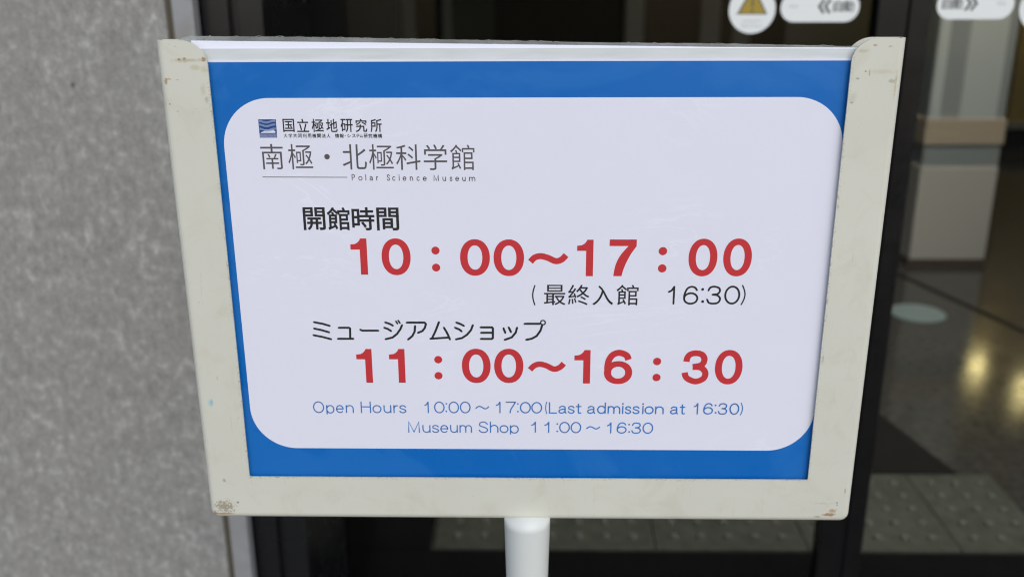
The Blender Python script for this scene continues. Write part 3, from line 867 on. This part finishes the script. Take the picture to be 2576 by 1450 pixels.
# institute name and emblem
e0, e1, ez0, ez1 = box_of(cA, 80, 290, 74, 274)
ew, eh = e1 - e0, ez1 - ez0
E = lambda a, b: (e0 + ew * a, ez0 + eh * b)
ink = Ink(YI); ink.poly([E(0, 0), E(1, 0), E(1, 1), E(0, 1)])
emb = emit('emblem', ink.bm, M_navy_ink, poster)
ink = Ink(YI - 0.00002)
for k, (b0, amp) in enumerate(((0.93, .09), (0.73, .09), (0.50, .10))):
    top_ = [(0.03 + 0.94 * i / 24, b0 + amp * 0.5 * math.cos(2 * math.pi * (i / 24 * 1.05) + 0.3)) for i in range(25)]
    for i in range(24):
        x = top_[i][0]
        ink.poly([E(x, top_[i][1] - 0.11), E(x + 0.024, top_[i][1] - 0.11), E(x + 0.024, min(top_[i][1], 0.98)), E(x, min(top_[i][1], 0.98))])
emit('wave_hatching', ink.bm, M_pale_ink, emb)
ink = Ink(YI - 0.00004)
ink.poly([E(0.07, 0.26), E(0.9, 0.26), E(0.93, 0.31), E(0.90, 0.36), E(0.32, 0.36), E(0.12, 0.30)])
ink.poly([E(0.30, 0.37), E(0.88, 0.37), E(0.84, 0.43), E(0.33, 0.43)])
for b in (0.06, 0.12, 0.18): ink.poly([E(0, b), E(1, b), E(1, b + 0.018), E(0, b + 0.018)])
emit('white_ship', ink.bm, M_white_ink, emb)
kanji('institute_name', M_black_ink, cA, [(ch, a, b, 70, 211) for ch, a, b in zip('国立極地研究所', (345, 499, 660, 820, 978, 1142, 1305), (480, 638, 800, 950, 1117, 1274, 1434))], 0.022)
sub = []
for i, ch in enumerate('大学共同利用機関法人'): sub.append((ch, 358 + 52.2 * i, 358 + 52.2 * i + 44, 231, 274))
sub.append(('・', 1028, 1037, 248, 257))
for ch, a, b in zip('情報システム研究機構', (920, 972, 1053, 1106, 1153, 1193, 1236, 1286, 1338, 1390), (966, 1018, 1095, 1148, 1192, 1226, 1279, 1330, 1384, 1436)):
    sub.append((ch, a, b, 235 if ch in 'システム' else 231, 270 if ch in 'システム' else 274))
o_ = kanji('affiliation_line', M_black_ink, cA, sub, 0.03)
# museum name
ink = Ink(YI)
for ch, a, b, yt, yb in (('南', 98, 368, 343, 620), ('極', 396, 685, 344, 620), ('北', 993, 1274, 346, 622), ('極', 1284, 1566, 346, 624), ('科', 1581, 1860, 347, 626), ('学', 1886, 2150, 348, 628), ('館', 2178, 2450, 350, 629)):
    ink.glyph(ch, *box_of(cA, a, b, yt, yb), -0.002)
q = pt(cA, 833, 482); ink.disc(q[0], q[1], width(cA, 833, 482, 30))
emit('museum_name', ink.bm, M_grey_ink, poster)

# skeleton lettering, one pen width, round ends; every glyph in a unit box
EL = lambda cx, cy, rx, ry, a0, a1, n=20: arc(cx, cy, rx, ry, a0, a1, n)
S_ = smooth_path([(.95, .80), (.72, .97), (.45, 1.0), (.12, .90), (.10, .66), (.45, .53), (.80, .42), (.97, .24), (.80, .05), (.48, 0), (.18, .06), (.02, .22)])
G = {
 'O': [('c', EL(.5, .5, .5, .5, 0, 354, 40))], '1': [[(0, .70), (.5, .78), (.95, 1)], [(.95, 1), (.95, 0)]],
 '7': [[(0, 1), (1, 1)], smooth_path([(1, 1), (.72, .62), (.5, .3), (.42, 0)])],
 '3': [smooth_path([(.06, .78), (.2, .95), (.5, 1), (.85, .93), (.95, .76), (.80, .58), (.40, .53)]), smooth_path([(.40, .53), (.8, .48), (1, .28), (.85, .06), (.5, 0), (.15, .05), (0, .24)])],
 '6': [('c', EL(.5, .31, .5, .31, 0, 354, 36)), smooth_path([(.93, .80), (.78, .95), (.5, 1.0), (.2, .88), (.02, .55), (0, .31)])],
 '~': [smooth_path([(0, .15), (.12, .7), (.27, 1), (.45, .75), (.6, .25), (.75, 0), (.9, .3), (1, .85)])],
 'H': [[(0, 0), (0, 1)], [(1, 0), (1, 1)], [(0, .54), (1, .54)]], 'L': [[(0, 1), (0, 0), (1, 0)]],
 'M': [[(0, 0), (.03, 1), (.5, .02), (.97, 1), (1, 0)]], 'P': [[(0, 0), (0, 1)], [(0, 1), (.5, 1)] + EL(.5, .74, .5, .26, 90, -90) + [(0, .48)]],
 'S': [S_], 's': [S_], 'l': [[(.5, 0), (.5, 1)]],
 'p': [[(0, 0), (0, 1)], ('c', EL(.5, .56, .5, .44, 0, 354, 36))], 'd': [[(1, 0), (1, 1)], ('c', EL(.5, .345, .5, .345, 0, 354, 36))],
 'e': [[(0.02, .52), (1, .52)] + EL(.5, .5, .5, .5, 2, 318, 36)], 'c': [EL(.5, .5, .5, .5, 45, 318, 30)],
 'n': [[(0, 0), (0, 1)], [(0, .55)] + EL(.5, .55, .5, .45, 180, 0) + [(1, 0)]], 'u': [[(1, 0), (1, 1)], [(0, 1), (0, .45)] + EL(.5, .45, .5, .45, 180, 360)],
 'h': [[(0, 0), (0, 1)], [(0, .38)] + EL(.5, .38, .5, .31, 180, 0) + [(1, 0)]],
 'm': [[(0, 0), (0, 1)], [(0, .6)] + EL(.25, .6, .25, .4, 180, 0) + [(.5, 0)], [(.5, .6)] + EL(.75, .6, .25, .4, 180, 0) + [(1, 0)]],
 'r': [[(0, 0), (0, 1)], smooth_path([(0, .5), (.2, .82), (.55, .98), (1, .97)])],
 'a': [smooth_path([(.08, .78), (.25, .95), (.5, 1), (.8, .92), (.88, .72)]) + [(.88, .15), (1, 0)], smooth_path([(.88, .58), (.4, .54), (.06, .4), (.02, .2), (.2, .02), (.5, .02), (.78, .15), (.88, .32)])],
 'i': [[(.5, 0), (.5, .70)], ('d', (.5, .93))], 't': [[(.45, 1), (.45, .2)] + smooth_path([(.45, .2), (.55, .02), (.8, 0), (1, .03)])[1:], [(0, .74), (1, .74)]],
 '(': [smooth_path([(1, 1), (.3, .75), (0, .5), (.3, .25), (1, 0)])], ')': [smooth_path([(0, 1), (.7, .75), (1, .5), (.7, .25), (0, 0)])],
 'B': []}
G['0'] = G['O']; G['o'] = G['O']
XH = 0.69
def pen_text(name, mat, lines):
    """lines: (crop, pen px, top, base, [(char, x0, x1)], (top2, base2) at the far end)."""
    ink = Ink(YI)
    for cr, pen, yt, yb, items, slope in lines:
        for it in items:
            ch, x0, x1 = it[:3]
            f = (x0 - items[0][1]) / max(1, items[-1][2] - items[0][1]); dy = slope * f
            T, Bv = yt + dy, yb + dy
            h = Bv - T
            if ch == ':':
                w_ = width(cr, x0, T, pen * 1.45) / 2
                for fr_ in (0.19, 0.84):
                    q = pt(cr, (x0 + x1) / 2, T + h * fr_); ink.disc(q[0], q[1], w_)
                continue
            if ch in 'onuesamcr': T = Bv - h * XH
            if ch == 'p': T, Bv = Bv - h * XH, Bv + h * 0.13
            if ch == '~': T, Bv = T + h * .36, T + h * .66
            if ch in '()': T, Bv = T - h * .06, Bv + h * .06
            if ch == 't': T = T + h * .12
            bx0, bx1, bz0, bz1 = box_of(cr, x0, x1, T, Bv)
            w_ = width(cr, x0, T, pen)
            i_ = w_ / 2 if (bx1 - bx0) > 1.6 * w_ else 0
            bx0 += i_; bx1 -= i_; bz0 += w_ / 2; bz1 -= w_ / 2
            mp = lambda p_: (bx0 + p_[0] * (bx1 - bx0), bz0 + p_[1] * (bz1 - bz0))
            for g in G[ch]:
                if g[0] == 'c': ink.ribbon([mp(p_) for p_ in g[1]], w_, closed=True)
                elif g[0] == 'd': ink.disc(*mp(g[1]), w_ * 0.75)
                else: ink.ribbon([mp(p_) for p_ in g], w_ * (0.7 if ch in '()' else 1))
    return emit(name, ink.bm, mat, poster)

ink = Ink(YI); ink.ribbon([pt(cA, 128, 704), pt(cA, 1055, 707)], width(cA, 300, 704, 8), 'butt'); emit('rule', ink.bm, M_grey_ink, poster)
pen_text('museum_name_english', M_grey_ink, [(cA, 8.5, 673, 742, [('P', 1101, 1142), ('o', 1175, 1222), ('l', 1252, 1262), ('a', 1297, 1337), ('r', 1371, 1393), ('S', 1485, 1523), ('c', 1546, 1585),
    ('i', 1617, 1627), ('e', 1660, 1702), ('n', 1738, 1775), ('c', 1812, 1850), ('e', 1880, 1924), ('M', 1997, 2058), ('u', 2096, 2135), ('s', 2174, 2205), ('e', 2236, 2278), ('u', 2312, 2350), ('m', 2386, 2455)], 8)])
kanji('opening_hours_heading', M_black_ink, cB, [('開', 150, 408, 88, 335), ('館', 420, 682, 88, 336), ('時', 697, 956, 88, 337), ('間', 975, 1228, 91, 338)], 0.034)

# red times
def red_zero(ink, cr, x0, x1, yt, yb):
    a, b, c_, d_ = box_of(cr, x0, x1, yt, yb); w_, h_ = b - a, d_ - c_
    ink.ring((a + b) / 2, (c_ + d_) / 2, w_ / 2, h_ / 2, w_ * 0.253, h_ * 0.168, 2.12)
def red_one(ink, cr, x0, x1, yt, yb):
    a, b, c_, d_ = box_of(cr, x0, x1, yt, yb); m_ = lambda q: (a + q[0] * (b - a), c_ + q[1] * (d_ - c_))
    ink.poly([m_(q) for q in [(.56, 0), (1, 0), (1, 1), (.62, 1), (.55, .94), (.43, .885), (.28, .85), (0, .835), (0, .695), (.56, .695)]])
def red_seven(ink, cr, x0, x1, yt, yb):
    a, b, c_, d_ = box_of(cr, x0, x1, yt, yb); m_ = lambda q: (a + q[0] * (b - a), c_ + q[1] * (d_ - c_))
    Lf = smooth_path([(.17, 0), (.235, .29), (.40, .56), (.70, .823)]); Rt = smooth_path([(1, .82), (.78, .58), (.58, .27), (.475, 0)])
    ink.poly([m_(q) for q in Lf + [(0, .823), (0, 1), (1, 1)] + Rt])
def red_colon(ink, cr, pts_, r):
    for x, y in pts_:
        q = pt(cr, x, y); ink.disc(q[0], q[1], width(cr, x, y, r))
ink = Ink(YI)
red_one(ink, cB, 678, 884, 432, 836); red_zero(ink, cB, 1023, 1366, 431, 842); red_colon(ink, cB, ((1635, 567), (1642, 757)), 46)
red_zero(ink, cB, 1906, 2246, 440, 848); red_zero(ink, cB, 2283, 2626, 442, 852)
ink.ribbon([pt(cC, *q) for q in smooth_path([(186, 314), (228, 272), (290, 257), (362, 275), (440, 307), (498, 292), (545, 247)])], width(cC, 300, 260, 64), 'butt')
red_one(ink, cC, 650, 821, 92, 458); red_seven(ink, cC, 972, 1256, 90, 458); red_colon(ink, cC, ((1518, 207), (1511, 380)), 43)
red_zero(ink, cC, 1765, 2078, 82, 460); red_zero(ink, cC, 2112, 2427, 80, 460)
emit('opening_time', ink.bm, M_red, poster)
ink = Ink(YI)
for ch, a, b, yt, yb in (('最', 322, 540, 546, 748), ('終', 563, 781, 545, 748), ('入', 808, 1020, 553, 748), ('館', 1049, 1275, 545, 750)):
    ink.glyph(ch, *box_of(cC, a, b, yt, yb), 0.006)
emit('last_admission_heading', ink.bm, M_black_ink, poster)
pen_text('last_admission_time', M_black_ink, [(cC, 20, 555, 744, [('(', 198, 240)], 0), (cC, 20, 556, 745, [('1', 1562, 1646), ('6', 1718, 1882), (':', 1908, 1928), ('3', 1950, 2112), ('0', 2129, 2303), (')', 2305, 2352)], -3)])
ink = Ink(YI)
W_ = width(cD, 1000, 200, 22)
for s_ in ([(122, 97), (205, 112), (277, 133)], [(122, 160), (200, 177), (272, 198)], [(116, 227), (200, 243), (292, 267)],
           [(370, 152), (472, 152), (483, 160), (485, 262)], [(362, 263), (515, 263)], [(587, 172), (607, 181), (767, 181)],
           [(838, 99), (880, 112), (913, 130)], [(828, 152), (865, 165), (895, 185)], [(1005, 127), (990, 165), (955, 215), (910, 250), (842, 267)],
           [(1053, 100), (1232, 100), (1246, 115), (1235, 155), (1210, 185), (1168, 202)], [(1137, 135), (1133, 190), (1110, 235), (1068, 270)],
           [(1377, 97), (1345, 180), (1310, 255)], [(1292, 262), (1475, 250)], [(1428, 152), (1460, 205), (1488, 268)],
           [(1553, 100), (1595, 115), (1627, 132)], [(1540, 152), (1580, 168), (1605, 187)], [(1718, 127), (1700, 175), (1660, 222), (1610, 255), (1550, 268)],
           [(1798, 148), (1910, 148), (1920, 157), (1920, 255), (1910, 264), (1800, 264)], [(1802, 202), (1918, 202)],
           [(2027, 158), (2045, 202)], [(2080, 150), (2102, 195)], [(2163, 152), (2150, 200), (2110, 248), (2040, 273)],
           [(2240, 112), (2395, 112)], [(2415, 128), (2400, 180), (2360, 235), (2310, 262), (2257, 272)]):
    ink.ribbon([pt(cD, *q) for q in s_], W_)
for s_ in ([(945, 87), (960, 110)], [(968, 80), (985, 105)]): ink.ribbon([pt(cD, *q) for q in s_], W_ * 0.8)
q = pt(cD, 2424, 100); r_ = width(cD, 2424, 100, 30); ink.ring(q[0], q[1], r_, r_, r_ * 0.46, r_ * 0.46)
emit('museum_shop_heading', ink.bm, M_black_ink, poster)
ink = Ink(YI)
red_one(ink, cD, 541, 716, 365, 705); red_one(ink, cD, 872, 1044, 365, 705); red_colon(ink, cD, ((1370, 473), (1373, 634)), 40.5)
red_zero(ink, cD, 1605, 1900, 363, 708); red_zero(ink, cD, 1932, 2228, 363, 708)
ink.ribbon([pt(cE, *q) for q in smooth_path([(181, 574), (222, 535), (275, 518), (345, 533), (420, 567), (478, 552), (522, 512)])], width(cE, 300, 530, 60), 'butt')
red_one(ink, cE, 623, 791, 376, 712); red_colon(ink, cE, ((1460, 491), (1454, 652)), 41)
ink.ribbon([pt(cE, *q) for q in smooth_path([(1173, 474), (1150, 428), (1080, 404), (1015, 425), (974, 482), (960, 560), (968, 612)])], width(cE, 1000, 550, 66), 'butt')
q = pt(cE, 1067, 603); rx_ = width(cE, 1067, 603, 142); rz_ = abs(pt(cE, 1067, 603)[1] - pt(cE, 1067, 718)[1])
ink.ring(q[0], q[1], rx_, rz_, rx_ * 0.50, rz_ * 0.49, 2.1)
ink.ribbon([pt(cE, *q) for q in smooth_path([(1755, 493), (1765, 452), (1795, 420), (1848, 408), (1908, 420), (1936, 460), (1924, 508), (1890, 532), (1818, 545)])], width(cE, 1800, 550, 63), 'butt')
ink.ribbon([pt(cE, *q) for q in smooth_path([(1818, 547), (1890, 550), (1932, 578), (1945, 620), (1922, 665), (1848, 692), (1777, 670), (1746, 640), (1738, 602)])], width(cE, 1800, 550, 63), 'butt')
red_zero(ink, cE, 2030, 2331, 375, 721)
emit('shop_time', ink.bm, M_red, poster)
pen_text('english_hours', M_blue_ink, [
    (cF, 13.5, 103, 234, [('O', 118, 252), ('p', 267, 366), ('e', 377, 469), ('n', 486, 581), ('H', 652, 774), ('o', 785, 891), ('u', 909, 1001), ('r', 1019, 1077), ('s', 1083, 1170),
                        ('1', 1366, 1421), ('0', 1474, 1596), (':', 1606, 1620), ('0', 1636, 1757), ('0', 1763, 1886), ('~', 1936, 2092), ('1', 2167, 2222), ('7', 2275, 2393), (':', 2406, 2420), ], 3),
    (cG, 12.5, 98, 213, [('0', 80, 190), ('0', 194, 304), ('(', 332, 356), ('L', 371, 455), ('a', 466, 550), ('s', 559, 633), ('t', 640, 700), ('a', 755, 839), ('d', 855, 946), ('m', 961, 1091), ('i', 1110, 1120),
                       ('s', 1134, 1203), ('s', 1210, 1287), ('i', 1313, 1323), ('o', 1332, 1427), ('n', 1438, 1529), ('a', 1589, 1673), ('t', 1685, 1746), ('1', 1825, 1878), ('6', 1921, 2027), (':', 2042, 2055), ('3', 2069, 2171), ('0', 2184, 2291), (')', 2298, 2324)], 13)])
pen_text('english_shop_hours', M_blue_ink, [
    (cF, 13.5, 326, 454, [('M', 1182, 1319), ('u', 1344, 1438), ('s', 1450, 1536), ('e', 1544, 1636), ('u', 1654, 1743), ('m', 1759, 1901), ('S', 1971, 2084), ('h', 2099, 2196), ('o', 2207, 2309), ('p', 2324, 2424)], 3),
    (cG, 12.5, 296, 409, [('1', 193, 243), ('1', 325, 378), (':', 449, 462), ('0', 474, 584), ('0', 589, 698), ('~', 745, 886), ('1', 953, 1004), ('6', 1052, 1156), (':', 1172, 1185), ('3', 1199, 1301), ('0', 1311, 1423)], 10)])
